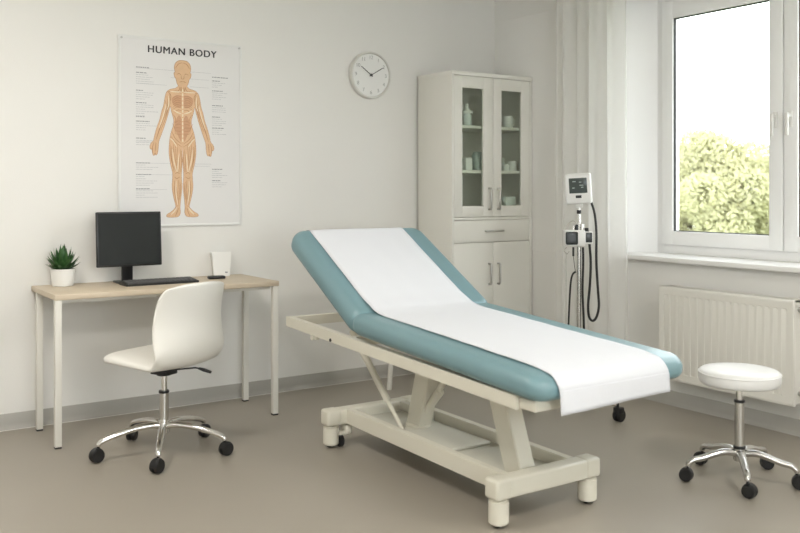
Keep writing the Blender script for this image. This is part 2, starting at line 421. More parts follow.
# ------------------------------------------------------------------ radiator
def radiator():
    y0, y1, z0, z1 = 2.585, 3.425, .18, .71; xf = 4.12
    t = empty('radiator', (4.18, (y0+y1)/2, 0)); tag(t, 'cream ribbed panel radiator on the wall under the window sill', 'radiator')
    L = (y1-y0)/2; X = xf-4.18
    m = MB()
    # front sheet with pressed vertical channels
    n = 17; pts = []; W = 2*L-.06; p = W/n
    rows_a = []
    for k in range(n):
        ya = -L+.03+k*p
        for dy, dx in ((0, 0), (p*.18, 0), (p*.32, .011), (p*.68, .011), (p*.82, 0)): pts.append((ya+dy, dx))
    pts.append((L-.03, 0))
    zz = [z0+.012, z0+.045, z0+.06, z1-.06, z1-.045, z1-.012]
    rows = []
    for z, kf in zip(zz, (0, 0, 1, 1, 0, 0)):
        rows.append([(X+dx*kf-.0015, y, z) for y, dx in [(-L+.006, 0)]+pts+[(L-.006, 0)]])
    m.grid(rows)
    m.box(X, X+.02, -L, L, z0, z1, .005)
    m.build('front_panel', 'radiator', t, ang=25)
    for a in (-L+.003, L-.007): MB().box(X+.02, X+.10, a, a+.004, z0+.01, z1-.004).build('side_cover', 'radiator', t)
    m = MB(); m.box(X+.02, X+.10, -L+.003, -L+.03, z1-.012, z1); m.box(X+.02, X+.10, L-.03, L-.003, z1-.012, z1)
    m.box(X+.02, X+.025, -L+.03, L-.03, z1-.012, z1); m.box(X+.095, X+.10, -L+.03, L-.03, z1-.012, z1)
    for k in range(52):
        y = -L+.035+k*(2*L-.07)/51; m.box(X+.02, X+.10, y-.002, y+.002, z1-.01, z1-.002)
    m.build('top_grille', 'radiator', t)
    m = MB(); m.box(X+.075, X+.095, -L+.01, L-.01, z0+.01, z1-.015); m.build('rear_panel', 'radiator', t)
    for a in (-L+.12, L-.16): MB().box(X+.095, XW-4.18-.0005, a, a+.04, z0+.05, z1-.05).build('wall_bracket', 'radiator', t)
    for z in (z0+.06, z1-.05):
        m = MB(); m.cyl((X+.05, -L+.004, z), (X+.05, -L-.03, z), .012); m.cyl((X+.05, -L-.02, z), (X+.05, -L-.065, z), .02, bev=.003)
        m.cyl((X+.05, -L-.045, z-.012), (X+.05, -L-.045, .0 if z < .4 else z-.03), .008)
        m.build('valve', 'nickel', t)
radiator()

# ------------------------------------------------------------------ cabinet with glass doors
CX, CY0 = 3.9025, 4.64
def cabinet():
    x0, x1, y0, y1, H = 3.555, 4.255, CY0, 5.02, 2.040
    t = empty('medicine_cabinet', (CX, (y0+y1)/2, 0)); tag(t, 'tall cream cabinet with two glass doors, a drawer and lower doors, in the corner', 'cabinet')
    ox, oy = CX, (y0+y1)/2
    def B(m, *a, **k): m.box(a[0]-ox, a[1]-ox, a[2]-oy, a[3]-oy, a[4], a[5], **k); return m
    m = MB(); th = .018
    B(m, x0, x0+th, y0, y1, .0, H, bev=.0015); B(m, x1-th, x1, y0, y1, 0, H, bev=.0015)
    B(m, x0-.0015, x1+.0015, y0-.004, y1+.001, H-.024, H+.002, bev=.001); B(m, x0+th, x1-th, y0+.004, y1-.01, .07, .09)
    B(m, x0+th, x1-th, y1-.012, y1, .05, H-.02); B(m, x0+th, x1-th, y0+.03, y0+.045, 0, .07)
    B(m, x0+th, x1-th, y0, y1-.012, 1.061, 1.078, bev=.0015); B(m, x0+th, x1-th, y0+.02, y1-.012, .895, .91)
    m.build('carcass', 'cabinet', t)
    for z in (1.691, 1.393):
        B(MB(), x0+th, x1-th, y0+.03, y1-.012, z-.02, z).build('shelf', 'cabinet', t)
    gap = .0025; xm = 3.907
    def handle(x, za, zb, par, horiz=None):
        m = MB(); y = y0-oy
        if horiz:
            a, b = horiz; pts = [(a-ox, y, za), (a-ox, y-.022, za), (a-ox+.008, y-.028, za), (b-ox-.008, y-.028, za), (b-ox, y-.022, za), (b-ox, y, za)]
        else:
            pts = [(x-ox, y, za), (x-ox, y-.022, za), (x-ox, y-.028, za+.008), (x-ox, y-.028, zb-.008), (x-ox, y-.022, zb), (x-ox, y, zb)]
        m.tube(pts, .0065, 10); m.build('handle', 'nickel', par)
    for a, b, ga, gb, hx in ((x0+th+gap, xm-gap/2, 3.644, 3.823, 3.868), (xm+gap/2, x1-th-gap, 3.981, 4.160, 3.946)):
        m = MB(); c, d = 1.081, H-.027; gz0, gz1 = 1.154, 1.935; ya, yb = y0+.001, y0+.021
        for q in ((a, ga, c, d), (gb, b, c, d), (ga-.001, gb+.001, c, gz0), (ga-.001, gb+.001, gz1, d)): B(m, q[0], q[1], ya, yb, q[2], q[3], bev=.0012)
        door = m.build('glass_door', 'cabinet', t)
        B(MB(), ga-.001, gb+.001, ya+.011, ya+.015, gz0-.001, gz1+.001).build('door_glass', 'cglass', door)
        handle(hx, 1.13, 1.27, door)
    m = MB(); B(m, x0+th+gap, x1-th-gap, y0+.001, y0+.02, .912, 1.058, bev=.0015); dr = m.build('drawer', 'cabinet', t)
    handle(0, .985, 0, dr, horiz=(3.838, 3.982))
    for a, b, hx in ((x0+th+gap, xm-gap/2, 3.868), (xm+gap/2, x1-th-gap, 3.946)):
        m = MB(); B(m, a, b, y0+.001, y0+.02, .075, .908, bev=.0015); d = m.build('lower_door', 'cabinet', t)
        handle(hx, .628, .765, d)
cabinet()
def ware(name, prof, x, z, y, mt, label, cat, lid=None, extra=None):
    t = empty(name, (x, y, z)); tag(t, label, cat)
    MB().lathe(prof, n=28).build('body', mt, t)
    if lid: MB().lathe(lid, n=28).build('lid', 'jar', t)
    if extra: extra(t)
def cup(r, h): return [(0, 0), (r*.92, 0), (r, .004), (r, h), (r*.9, h), (r*.9, h*.15), (0, h*.15)]
def jarp(r, h): return [(0, 0), (r*.95, 0), (r, .004), (r, h*.8), (r*.75, h*.93), (r*.75, h), (0, h)]
YS = 4.75
ware('dispenser_jar', jarp(.031, .085), 3.770, 1.692, YS, 'glassware', 'lidded glass jar on the top shelf behind the left glass door', 'jar',
     [(0, .085), (.038, .085), (.038, .102), (.02, .108), (.012, .13), (.014, .145), (.0, .15)])
ware('storage_mug', cup(.034, .082), 4.130, 1.692, YS, 'jar', 'round white mug on the top shelf behind the right glass door', 'mug',
     None, lambda t: MB().tube(spline([(.032, 0, .065), (.055, 0, .06), (.055, 0, .025), (.032, 0, .02)]), .004, 8).build('mug_handle', 'jar', t))
b = MB().box(-.028, .028, -.03, .03, 0, .082, .002).build('carton', 'jar', loc=(3.757, YS-.01, 1.394)); tag(b, 'white carton on the middle shelf behind the left glass door', 'box')
ware('glass_canister', jarp(.040, .125), 3.861, 1.394, YS, 'smoke', 'dark glass canister beside the white carton on the middle shelf', 'canister')
ware('ointment_jar', jarp(.022, .045), 4.096, 1.394, YS-.02, 'jar', 'smallest white jar at the front left of the right middle shelf', 'jar')
ware('cream_tub', cup(.034, .068), 4.168, 1.394, YS, 'jar', 'wide white tub on the right middle shelf', 'tub')
ware('dropper_bottle', jarp(.016, .06), 4.166, 1.394, YS+.09, 'glassware', 'slim glass bottle standing behind the small jar on the right middle shelf', 'bottle',
     [(0, .06), (.008, .06), (.008, .09), (0, .095)])
ware('glass_bowl', cup(.04, .04), 3.775, 1.079, YS+.02, 'glassware', 'low glass bowl at the bottom behind the left glass door', 'bowl')
b = MB().box(-.045, .045, -.04, .04, 0, .135, .002).build('carton', 'glassware', loc=(4.125, YS, 1.079)); tag(b, 'pale box at the bottom behind the right glass door', 'box')

# ------------------------------------------------------------------ wall clock
def clock():
    cx, cz, r = 3.172, 2.022, .157
    t = empty('wall_clock', (cx, YW, cz)); tag(t, 'round white wall clock showing ten past ten', 'clock')
    mx = Matrix.Rotation(pi/2, 4, 'X')        # local z -> -y
    MB().lathe([(0, 0.0006), (r-.004, 0.0006), (r, .006), (r, .036), (r-.004, .042), (r-.012, .042), (r-.016, .034), (r-.016, .030), (0, .030)], mx=mx, n=72).build('clock_case', 'clockrim', t)
    MB().lathe([(0, .030), (r-.017, .030), (r-.017, .0315), (0, .0315)], mx=mx, n=64).build('clock_face', 'clockface', t)
    for k in range(1, 13):
        a = k*pi/6; R0 = r*.74
        MB().text(str(k), .034, Matrix.Translation((sin(a)*R0, -.0322, cos(a)*R0)) @ mx).build('numeral', 'numer', t, smooth=False)
    def hand(nm, ang, L, w, y):
        a = R(ang); q = Matrix.Rotation(a, 4, 'Y'); MB().box(-w/2, w/2, y-.0015, y, -.016, L, mx=q).build(nm, 'ink', t)
    hand('hour_hand', -55, .092, .0048, -.0335); hand('minute_hand', 60, .106, .0042, -.0365)
    MB().cyl((0, -.031, 0), (0, -.040, 0), .0085).build('hub', 'ink', t)
clock()

# ------------------------------------------------------------------ poster
def onwall(px, py, Y):
    r = (px-400)/F_PX; d = Y/(FWD.y+RGT.y*r); p = (FWD+RGT*r)*d
    return (p.x, EYE-(py-HOR)*d/F_PX)
PU0, PU1, PZ0, PZ1 = 1.522, 2.242, 1.062, 2.122
def poster():
    cx, cz = (PU0+PU1)/2, (PZ0+PZ1)/2
    t = empty('anatomy_poster', (cx, YW, cz)); tag(t, 'framed anatomy poster titled HUMAN BODY hung above the desk', 'poster')
    def flat(mb, nm, mt, y, par=t, **k):
        return mb.build(nm, mt, par, smooth=False, **k)
    W, H = (PU1-PU0)/2, (PZ1-PZ0)/2
    m = MB(); f = .013
    m.box(-W-f, W+f, -.008, -.0006, -H-f, H+f, .001)
    for q in ((-W-f, -W+.001, -H-f, H+f), (W-.001, W+f, -H-f, H+f), (-W, W, -H-f, -H+.001), (-W, W, H-.001, H+f)): m.box(q[0], q[1], -.0125, -.006, q[2], q[3], .0015)
    m.build('poster_frame', 'acryl', t)
    MB().box(-W+.001, W-.001, -.0092, -.008, -H+.001, H-.001).build('poster_sheet', 'posterpaper', t)
    for sx in (-1, 1):
        MB().cyl((sx*(W-.004), -.012, H-.004), (sx*(W-.004), -.019, H-.004), .006, n=16).build('pin', 'nickel', t)
    # title
    a = onwall(146.8, 50.0, YW); b = onwall(215.6, 54.9, YW)
    tw = b[0]-a[0]
    mb = MB(); mb.text('HUMAN BODY', .078, Matrix.Translation(((a[0]+b[0])/2-cx, -.0096, (a[1]+b[1])/2-cz)) @ Matrix.Rotation(pi/2, 4, 'X'), spacing=1.12)
    t2 = bpy.data.meshes.new('t2'); mb.b.to_mesh(t2)
    for dx in (-.0020, .0020, .0010):
        t3 = t2.copy(); t3.transform(Matrix.Translation((dx, -.0001-abs(dx)*.1, .0008 if dx > .001 else -.0004))); mb.b.from_mesh(t3)
    xs = [v.co.x for v in mb.b.verts]; k = tw/(max(xs)-min(xs)); mid = (max(xs)+min(xs))/2
    zs = [v.co.z for v in mb.b.verts]; kz = .0405/(max(zs)-min(zs)); mz = (max(zs)+min(zs))/2
    for v in mb.b.verts: v.co.x = mid+(v.co.x-mid)*k; v.co.z = mz+(v.co.z-mz)*kz
    flat(mb, 'title', 'ink', 0)
    def P(u, v):            # crop drawing units -> poster plane
        px = 110+u/2.665; py = 30+v/2.665
        # straighten the drawing: units are laid out on the sheet itself
        s = .00585/2.665; sx = .00602/2.665
        return ((u-191)*sx*1.02 + FX, -(v-300)*s + FZ)
    cxy = onwall(182.0, 142.6, YW); FX, FZ = cxy[0]-cx, cxy[1]-cz
    def lay(poly, y, th=.0003):
        return [(P(*p)) for p in poly], y, th
    def poly(mb, pts, y, th=.0002):
        q = [P(*p) for p in pts]
        mb.prism(q, lambda a, b: (a, y, b), lambda a, b: (a, y-th, b)); return mb
    def sm(pts, closed=True, n=4):
        q = [Vector((p[0], p[1], 0)) for p in pts]
        q2 = spline(q+[q[0]], n) if closed else spline(q, n)
        if closed: q2 = q2[:-1]
        return [(p.x, p.y) for p in q2]
    def mir(pts): return [(382-x, y) for x, y in pts]
    left = [(181, 140), (180, 150), (172, 157), (158, 161), (149, 170), (145, 186), (142, 204), (137, 220), (132, 242), (125, 262), (119, 284), (116, 297), (110, 304), (107, 313), (109, 320), (112, 318), (114, 331), (117, 336), (120, 328), (122, 335), (126, 329), (128, 314), (129, 300), (134, 285), (142, 262), (149, 240), (155, 218), (159, 204),
            (163, 222), (168, 240), (167, 256), (161, 276), (157, 300), (156, 330), (160, 358), (165, 380), (165, 398), (164, 420), (168, 445), (173, 466), (172, 474), (162, 484), (151, 491), (151, 497), (166, 498), (180, 496), (185, 486), (184, 472), (186, 450), (189, 420), (188, 396), (188, 380), (190, 350), (191, 316)]
    right = mir(left)[::-1]
    body = left[:-1]+[(191, 314)]+right[1:]
    head = [(191, 82), (202, 84), (210, 92), (212, 104), (210, 114), (213, 117), (211, 127), (208, 131), (205, 143), (199, 152), (191, 156), (183, 152), (177, 143), (174, 131), (171, 127), (169, 117), (172, 114), (170, 104), (172, 92), (180, 84)]
    def grow(pts, d):
        n = len(pts); out = []
        A = sum(pts[i][0]*pts[(i+1) % n][1]-pts[(i+1) % n][0]*pts[i][1] for i in range(n)); sg = 1 if A > 0 else -1
        for i in range(n):
            a = Vector(pts[i-1]); c = Vector(pts[(i+1) % n]); tt = (c-a).normalized(); out.append((pts[i][0]+tt.y*d*sg, pts[i][1]-tt.x*d*sg))
        return out
    bs = sm(body, True, 3); hs = sm(head)
    m = MB(); poly(m, grow(bs, .9), -.0093); poly(m, grow(hs, 1.2), -.00935); flat(m, 'figure_outline', 'skinline', 0)
    m = MB(); poly(m, bs, -.0096); poly(m, hs, -.0097); flat(m, 'figure_drawing', 'skin', 0)
    def stroke(mb, pts, w, y):
        pts = sm(pts, False, 4); n = len(pts); L = []; Rr = []
        for i in range(n):
            a = Vector(pts[max(i-1, 0)]); c = Vector(pts[min(i+1, n-1)]); tt = (c-a).normalized()
            ww = w*(.35+.65*sin(pi*(i+.3)/(n-.4)))
            L.append((pts[i][0]-tt.y*ww/2, pts[i][1]+tt.x*ww/2)); Rr.append((pts[i][0]+tt.y*ww/2, pts[i][1]-tt.x*ww/2))
        poly(mb, L+Rr[::-1], y)
    # chest and belly
    m = MB()
    for f2 in (lambda q: q, mir):
        poly(m, f2(sm([(188, 175), (174, 176), (163, 184), (166, 200), (178, 208), (188, 204)])), -.0099)
        flat(m, 'chest_muscle', 'muscle', 0); m = MB()
        poly(m, f2(sm([(189, 238), (181, 228), (172, 245), (170, 262), (178, 280), (188, 296)])), -.0099)
        flat(m, 'belly_muscle', 'muscle', 0); m = MB()
    m = MB()
    for f2 in (lambda q: q, mir):
        for k in range(6): stroke(m, f2([(188, 178+k*6), (176, 176+k*6), (165, 184+k*6)]), 1.3, -.0102)
        for k in range(5): stroke(m, f2([(188, 244+k*9), (179, 243+k*9), (172, 248+k*7)]), 1.2, -.0102)
        for q in ([(145, 190), (152, 212), (147, 236), (134, 270)], [(155, 186), (154, 206), (144, 238)], [(165, 225), (172, 236), (170, 250)], [(164, 250), (170, 262), (172, 276)], [(173, 308), (171, 340), (178, 374)], [(158, 300), (160, 336), (166, 368)], [(188, 322), (188, 350), (186, 378)], [(174, 404), (176, 430), (178, 452)], [(184, 404), (186, 424), (183, 452)], [(184, 152), (181, 162), (170, 166)], [(188, 152), (188, 164)], [(152, 166), (160, 176), (160, 190)], [(170, 222), (178, 214), (189, 216)], [(163, 272), (172, 290), (188, 304)], [(160, 284), (172, 300), (189, 312)],
                  [(150, 178), (152, 200), (146, 222), (138, 248), (124, 290)], [(157, 172), (158, 196), (150, 224)], [(141, 232), (132, 262), (122, 296)],
                  [(168, 304), (166, 340), (172, 376)], [(178, 306), (176, 345), (180, 378)], [(186, 318), (183, 350), (184, 380)], [(162, 310), (163, 345), (169, 380)],
                  [(170, 392), (176, 396), (184, 391)], [(171, 384), (177, 380), (184, 384)], [(170, 402), (170, 430), (176, 468)], [(180, 400), (182, 430), (179, 470)],
                  [(176, 470), (168, 484), (156, 494)], [(180, 474), (176, 486), (172, 496)], [(150, 168), (162, 166), (176, 164), (188, 170)], [(117, 302), (113, 316), (114, 330)], [(122, 302), (120, 326)],
                  [(176, 120), (182, 117), (187, 121)], [(182, 140), (191, 137)], [(172, 104), (180, 92), (190, 88)], [(187, 122), (188, 130), (191, 131)], [(184, 152), (187, 166)]):
            stroke(m, f2(q), 1.5, -.0102)
    flat(m, 'muscle_lines', 'skinline', 0)
    m = MB()
    for k in range(13): poly(m, [(189.4, 158+k*11), (192.6, 158+k*11), (192.9, 166+k*11), (189.1, 166+k*11)], -.0105)
    for f2 in (lambda q: q, mir):
        for q in ([(164, 318), (168, 350), (175, 378)], [(182, 330), (179, 356), (178, 378)], [(174, 402), (174, 436), (178, 466)], [(148, 200), (141, 230), (130, 264)], [(154, 178), (155, 200), (150, 216)],
                  [(158, 166), (172, 166), (188, 166)], [(166, 214), (176, 220), (188, 224)], [(158, 290), (166, 296), (176, 312)], [(176, 472), (170, 482), (160, 492)]):
            stroke(m, f2(q), 3.0, -.0105)
    flat(m, 'bone_highlights', 'bone', 0)
    # captions: unreadable rows of small print with leader lines
    m = MB(); h = MB(); rnd = random.Random(4)
    def cap(mb, u, v, L, hh):
        x = u
        while x < u+L-2:
            wlen = rnd.uniform(3, 9); x2 = min(x+wlen, u+L); poly(mb, [(x, v), (x2, v), (x2, v+hh), (x, v+hh)], -.0093); x = x2+1.3
    LEFT = [(107, 34, 0), (121, 28, 5), (167, 20, 4), (199, 26, 6), (235, 24, 0), (247, 34, 4), (291, 24, 3), (355, 36, 3), (385, 38, 5), (422, 34, 4)]
    RIGHT = [(119, 44, 0), (129, 22, 3), (156, 30, 4), (196, 30, 3), (227, 22, 4), (257, 32, 3), (369, 30, 4), (400, 24, 3)]
    for side, rows3 in ((72, LEFT), (270, RIGHT)):
        for v, L, n in rows3:
            h = MB(); cap(h, side, v, L, 2.1); h.build('caption_heading', 'midink', t, smooth=False)
            if n:
                q = MB()
                for k in range(n): cap(q, side, v+6+k*5.6, rnd.choice([24, 34, 44, 56] if side == 72 else [18, 28, 38, 42]), 1.1)
                q.build('caption_print', 'greyink', t, smooth=False)
    for v, a, b in ((110, 72, 168), (110, 214, 268), (129, 160, 180), (129, 205, 262), (150, 72, 150), (150, 210, 262), (356, 72, 158), (356, 222, 268), (386, 72, 164), (425, 72, 150), (300, 72, 110), (362, 200, 264)):
        m = MB(); poly(m, [(a, v), (b, v), (b, v+.7), (a, v+.7)], -.0093); m.build('leader_line', 'greyink', t, smooth=False)
poster()

# ------------------------------------------------------------------ desk
DX0, DX1, DY0, DY1, DZ = 1.050, 2.255, 4.53, 5.042, .75
def desk():
    t = empty('desk', ((DX0+DX1)/2, (DY0+DY1)/2, 0)); tag(t, 'desk with pale birch top and slim cream metal legs against the wall', 'desk')
    hx, hy = (DX1-DX0)/2, (DY1-DY0)/2
    MB().box(-hx, hx, -hy, hy, DZ-.027, DZ, .002).build('tabletop', 'desktop', t)
    for sx in (-1, 1):
        for sy in (-1, 1):
            x, y = sx*(hx-.019), sy*(hy-.019) - (0.08 if sy > 0 else 0)
            m = MB(); m.box(x-.016, x+.016, y-.016, y+.016, .008, DZ-.027, .002)
            lg = m.build('leg', 'leg', t)
            MB().box(x-.015, x+.015, y-.015, y+.015, 0, .009).build('leg_glide', 'black', lg)
    m = MB(); e = hx-.035
    m.box(-e, e, hy-.122, hy-.102, DZ-.055, DZ-.027); m.box(-e, e, -hy+.045, -hy+.065, DZ-.048, DZ-.027)
    m.build('apron', 'leg', t)
desk()

def monitor():
    x, y = 1.527, 4.90
    t = empty('computer_monitor', (x, y, DZ)); tag(t, 'black computer monitor with a dark screen on the desk', 'monitor')
    W, H = .178, .149; zc = 1.140-.149-DZ
    tilt = Matrix.Translation((0, 0, zc)) @ Matrix.Rotation(R(-4), 4, 'X')
    m = MB(); m.box(-W, W, -.012, .012, -H, H, .005, 3, mx=tilt); m.box(-W*.7, W*.7, .010, .040, -H*.7, H*.6, .012, 3, mx=tilt)
    scr = m.build('monitor_casing', 'bezel', t)
    m = MB(); m.box(-W+.009, W-.009, -.0135, -.0115, -H+.011, H-.009, mx=tilt); m.build('screen', 'screen', t)
    m = MB(); m.box(-.030, .030, .026, .046, .004, zc+.01, .004); m.build('stand_neck', 'bezel', t)
    m = MB(); m.box(-.065, .065, -.035, .085, 0, .010, .004, 3); m.build('stand_base', 'bezel', t)
monitor()
def keyboard():
    t = empty('keyboard', (1.655, 4.775, DZ), R(1)); tag(t, 'black computer keyboard lying in front of the monitor', 'keyboard')
    W, D = .203, .064
    m = MB(); m.pyz([(-D, 0), (D, 0), (D, .020), (-D, .011)], -W, W, .003); m.build('keyboard_body', 'keyb', t)
    base = None; k = 0
    for r in range(5):
        y = -D+.016+r*.0205; z = .0125+r*.0016
        x = -W+.014
        row = [.0185]*14+[.030] if r else [.03, .02, .02, .13, .02, .02, .02, .02, .02, .02, .02, .02]
        tot = sum(row)+.0035*(len(row)-1); sc = (2*W-.028)/tot
        for wd in row:
            a = x; b_ = x+wd*sc; x = b_+.0035*sc
            MB().box(a, b_, y-.008, y+.008, z-.002, z+.0065, .0015).build('key', 'keycap', t); k += 1
keyboard()
def plant():
    x, y = 1.187, 4.945
    t = empty('potted_succulent', (x, y, DZ)); tag(t, 'green spiky succulent in a white pot on the desk', 'potted plant')
    MB().lathe([(0, 0), (.050, 0), (.054, .004), (.061, .088), (.061, .092), (.056, .092), (.055, .078), (0, .078)], n=48).build('pot', 'pot', t)
    MB().lathe([(0, .0785), (.0545, .0785), (.054, .084), (0, .088)], n=32).build('soil', 'soil', t)
    m = MB(); rnd = random.Random(2)
    for ring, (n, L, el) in enumerate([(12, .088, 6), (12, .100, 24), (10, .112, 42), (9, .122, 58), (6, .130, 74), (3, .132, 86)]):
        for k in range(n):
            a = 2*pi*(k+ring*.37)/n+rnd.uniform(-.12, .12); l = L*rnd.uniform(.88, 1.08); e0 = R(el)
            rows = []
            for i in range(8):
                s = i/7; e = e0+R(16)*s; r = .010+l*s*cos(e); z = .084+l*s*sin(e)+.004
                w = .0185*(1-s)**.65*(.6+1.6*s*(1-s)+.4*(1-s)) if s < 1 else .0004
                c, sn = cos(a), sin(a); th = .0045*(1-s*.9)
                ctr = Vector((c*r, sn*r, z)); side = Vector((-sn, c, 0)); up = Vector((-c*sin(e), -sn*sin(e), cos(e)))
                jag = 1+(.22 if i % 2 else 0)
                rows.append([ctr+side*w*jag+up*.004*(1-s), ctr+side*w*.4-up*th*.2, ctr-up*th, ctr-side*w*.4-up*th*.2, ctr-side*w*jag+up*.004*(1-s), ctr+up*th*.1])
            m.grid(rows, closed_u=True, caps=True)
    m.build('leaves', 'leaf', t, ang=60)
plant()
def holder():
    t = empty('leaflet_holder', (2.108, 5.003, DZ), R(-14)); tag(t, 'white tapered leaflet holder standing at the right of the desk', 'holder')
    def fr(u, v, w): return None
    m = MB()
    rows = []
    for z, w, d0, d1 in ((0, .046, -.026, .026), (.14, .058, -.016, .034)):
        rows.append([(-w, d0, z), (w, d0, z), (w, d1, z), (-w, d1, z)])
    for z, w, d0, d1 in ((.14, .0555, -.0135, .0315), (.02, .044, -.022, .022)):
        rows.append([(-w, d0, z), (w, d0, z), (w, d1, z), (-w, d1, z)])
    m.grid(rows, closed_u=True, caps=True); m.build('holder_body', 'white', t, ang=20)
    m = MB(); m.box(-.050, .050, -.004, .004, .022, .136); m.build('leaflets', 'posterpaper', t)
    m = MB(); m.box(.020, .034, -.0268, -.0235, .018, .026, mx=None); m.build('label_mark', 'midink', t)
holder()
def phone():
    t = empty('mobile_phone', (2.015, 4.85, DZ), R(-8)); tag(t, 'small black mobile phone lying on the desk by the leaflet holder', 'phone')
    MB().box(-.048, .048, -.026, .026, 0, .017, .007, 4).build('phone_body', 'black', t)
    MB().box(-.040, .040, -.018, .018, .0165, .0175, .0003).build('phone_screen', 'steel' if False else 'screen', t)
phone()

# ------------------------------------------------------------------ castored seats
def star_base(t, rad, hub_z, a0, wheel, stem_r=.0065, legmat='chrome'):
    for k in range(5):
        a = R(a0+72*k); c, s = cos(a), sin(a)
        zt = wheel*2+.018
        prof = [(.012, hub_z-.018), (.06, hub_z-.010), (rad*.45, hub_z-.016), (rad*.72, hub_z-.034), (rad*.9, zt+.016), (rad*.985, zt+.002), (rad, zt-.010)]
        pts = spline([(c*r, s*r, z) for r, z in prof], 4); n = len(pts)
        m = MB(); m.tube(pts, [.0195-.007*i/(n-1) for i in range(n)], 12, flat=.85)
        m.build('base_leg', legmat, t)
        # caster
        ang = a+R([20, -35, 60, 10, -50][k]); cx, cy = c*rad, s*rad
        q = Matrix.Translation((cx, cy, 0)) @ Matrix.Rotation(ang, 4, 'Z')
        off = .008
        cm = MB(); cm.cyl((0, 0, wheel*1.5), (0, 0, zt), stem_r, n=12)
        for sg in (-1, 1):
            cm.cyl((off, sg*.003, wheel), (off, sg*.022, wheel), wheel, wheel*.90, n=28, bev=.003)
        rows = []
        for i in range(9):
            b = R(-10+i*22.5); rr = wheel*1.06; rows.append([(off+cos(b)*rr*.9, -.013, wheel+sin(b)*rr), (off+cos(b)*rr*.9, .013, wheel+sin(b)*rr), (off+cos(b)*rr*.7, .013, wheel+sin(b)*rr*.8), (off+cos(b)*rr*.7, -.013, wheel+sin(b)*rr*.8)])
        cm.grid(rows, closed_u=True, caps=True); cm.cyl((off, -.006, wheel), (off, .006, wheel), wheel*.6, n=20)
        cm.b.transform(q); cm.build('caster', 'black', t)

def office_chair():
    t = empty('office_chair', (1.470, 4.180, 0), 0)
    tag(t, 'white shell swivel office chair on a chrome star base, pushed up to the desk', 'chair')
    star_base(t, .302, .150, 174, .033)
    m = MB(); m.cyl((0, 0, .10), (0, 0, .165), .028, n=28, bev=.004); m.build('hub', 'chrome', t)
    MB().cyl((0, 0, .14), (0, 0, .292), .0225, n=28).build('gas_lift', 'steel', t)
    MB().cyl((0, 0, .290), (0, 0, .302), .025, n=28, bev=.002).build('lift_collar', 'black', t)
    MB().cyl((0, 0, .30), (0, 0, .385), .0145, n=24).build('piston', 'chrome', t)
    fa = R(116)  # facing direction
    F = Vector((cos(fa), sin(fa), 0)); Sd = Vector((sin(fa), -cos(fa), 0))
    q = Matrix.Rotation(fa-pi/2, 4, 'Z')
    m = MB(); m.box(-.045, .045, -.06, .06, .400, .415, .004, mx=q); m.cyl((0, 0, .375), (0, 0, .400), .034, n=28); m.box(-.04, .04, -.05, .05, .380, .40, .004, mx=q)
    m.build('seat_mechanism', 'black', t)
    m = MB(); d = Vector((.98, -.2, 0)).normalized()
    m.tube([d*.03+Vector((0, 0, .396)), d*.15+Vector((0, 0, .398)), d*.17+Vector((0, 0, .392))], .004, 8)
    m.tube([d*.165+Vector((0, 0, .394)), d*.19+Vector((0, 0, .384)), d*.225+Vector((0, 0, .370))], [.006, .009, .007], 10)
    m.build('height_lever', 'black', t)
    # one-piece upholstered shell
    path = [(.200, .449), (.192, .458), (.15, .462), (.06, .457), (-.05, .450), (-.125, .448), (-.178, .462), (-.207, .505), (-.212, .56), (-.203, .63), (-.203, .70), (-.214, .765), (-.228, .812), (-.234, .828)]
    wid = [.175, .198, .210, .213, .216, .220, .226, .231, .232, .228, .222, .215, .198, .150]
    thk = [.019, .029, .031, .028, .022, .022, .022, .022, .021, .020, .019, .018, .013, .006]
    pp = spline([(a, b, 0) for a, b in path], 3); n = len(pp)
    def lerp(arr, s):
        i = min(int(s), len(arr)-2); f = s-i; return arr[i]*(1-f)+arr[i+1]*f
    rows = []; M_ = 28
    for i, p in enumerate(pp):
        s = i/3; w_ = lerp(wid, s); th = lerp(thk, s)
        tn = (pp[min(i+1, n-1)]-pp[max(i-1, 0)]).normalized()
        nr = Vector((tn.y, -tn.x, 0))   # points to sitter side
        if nr.y < 0 and i < n*.4: nr = -nr
        # keep normals consistent: sitter side is +z on seat, +d on back
        if i >= n*.4 and nr.x < 0: nr = -nr
        sb = min(1, max(0, (s-5)/3)); cup_ = .012+.026*sb*(1-.5*max(0, (s-9)/4))
        ring = []
        for k in range(M_):
            a = 2*pi*k/M_; ca, sa = cos(a), sin(a)
            u = (abs(ca)**.75)*(1 if ca > 0 else -1)*w_; v = (abs(sa)**.6)*(1 if sa > 0 else -1)*th
            v += cup_*(abs(u)/.2)**2.2
            if sb < .2: v = v-.012*(abs(u)/.2)**4*(1-sb)
            q2 = p+nr*v
            if s > 9: q2 = q2-Vector((0, .016*(abs(u)/w_)**3*(s-9)/4, 0))
            ring.append(F*q2.x+Sd*u+Vector((0, 0, q2.y)))
        rows.append(ring)
    m = MB(); m.grid(rows, closed_u=True, caps=True); o = m.build('seat_shell', 'shell', t, ang=80)
    md = o.modifiers.new('s', 'SUBSURF'); md.levels = 1; md.render_levels = 1
office_chair()

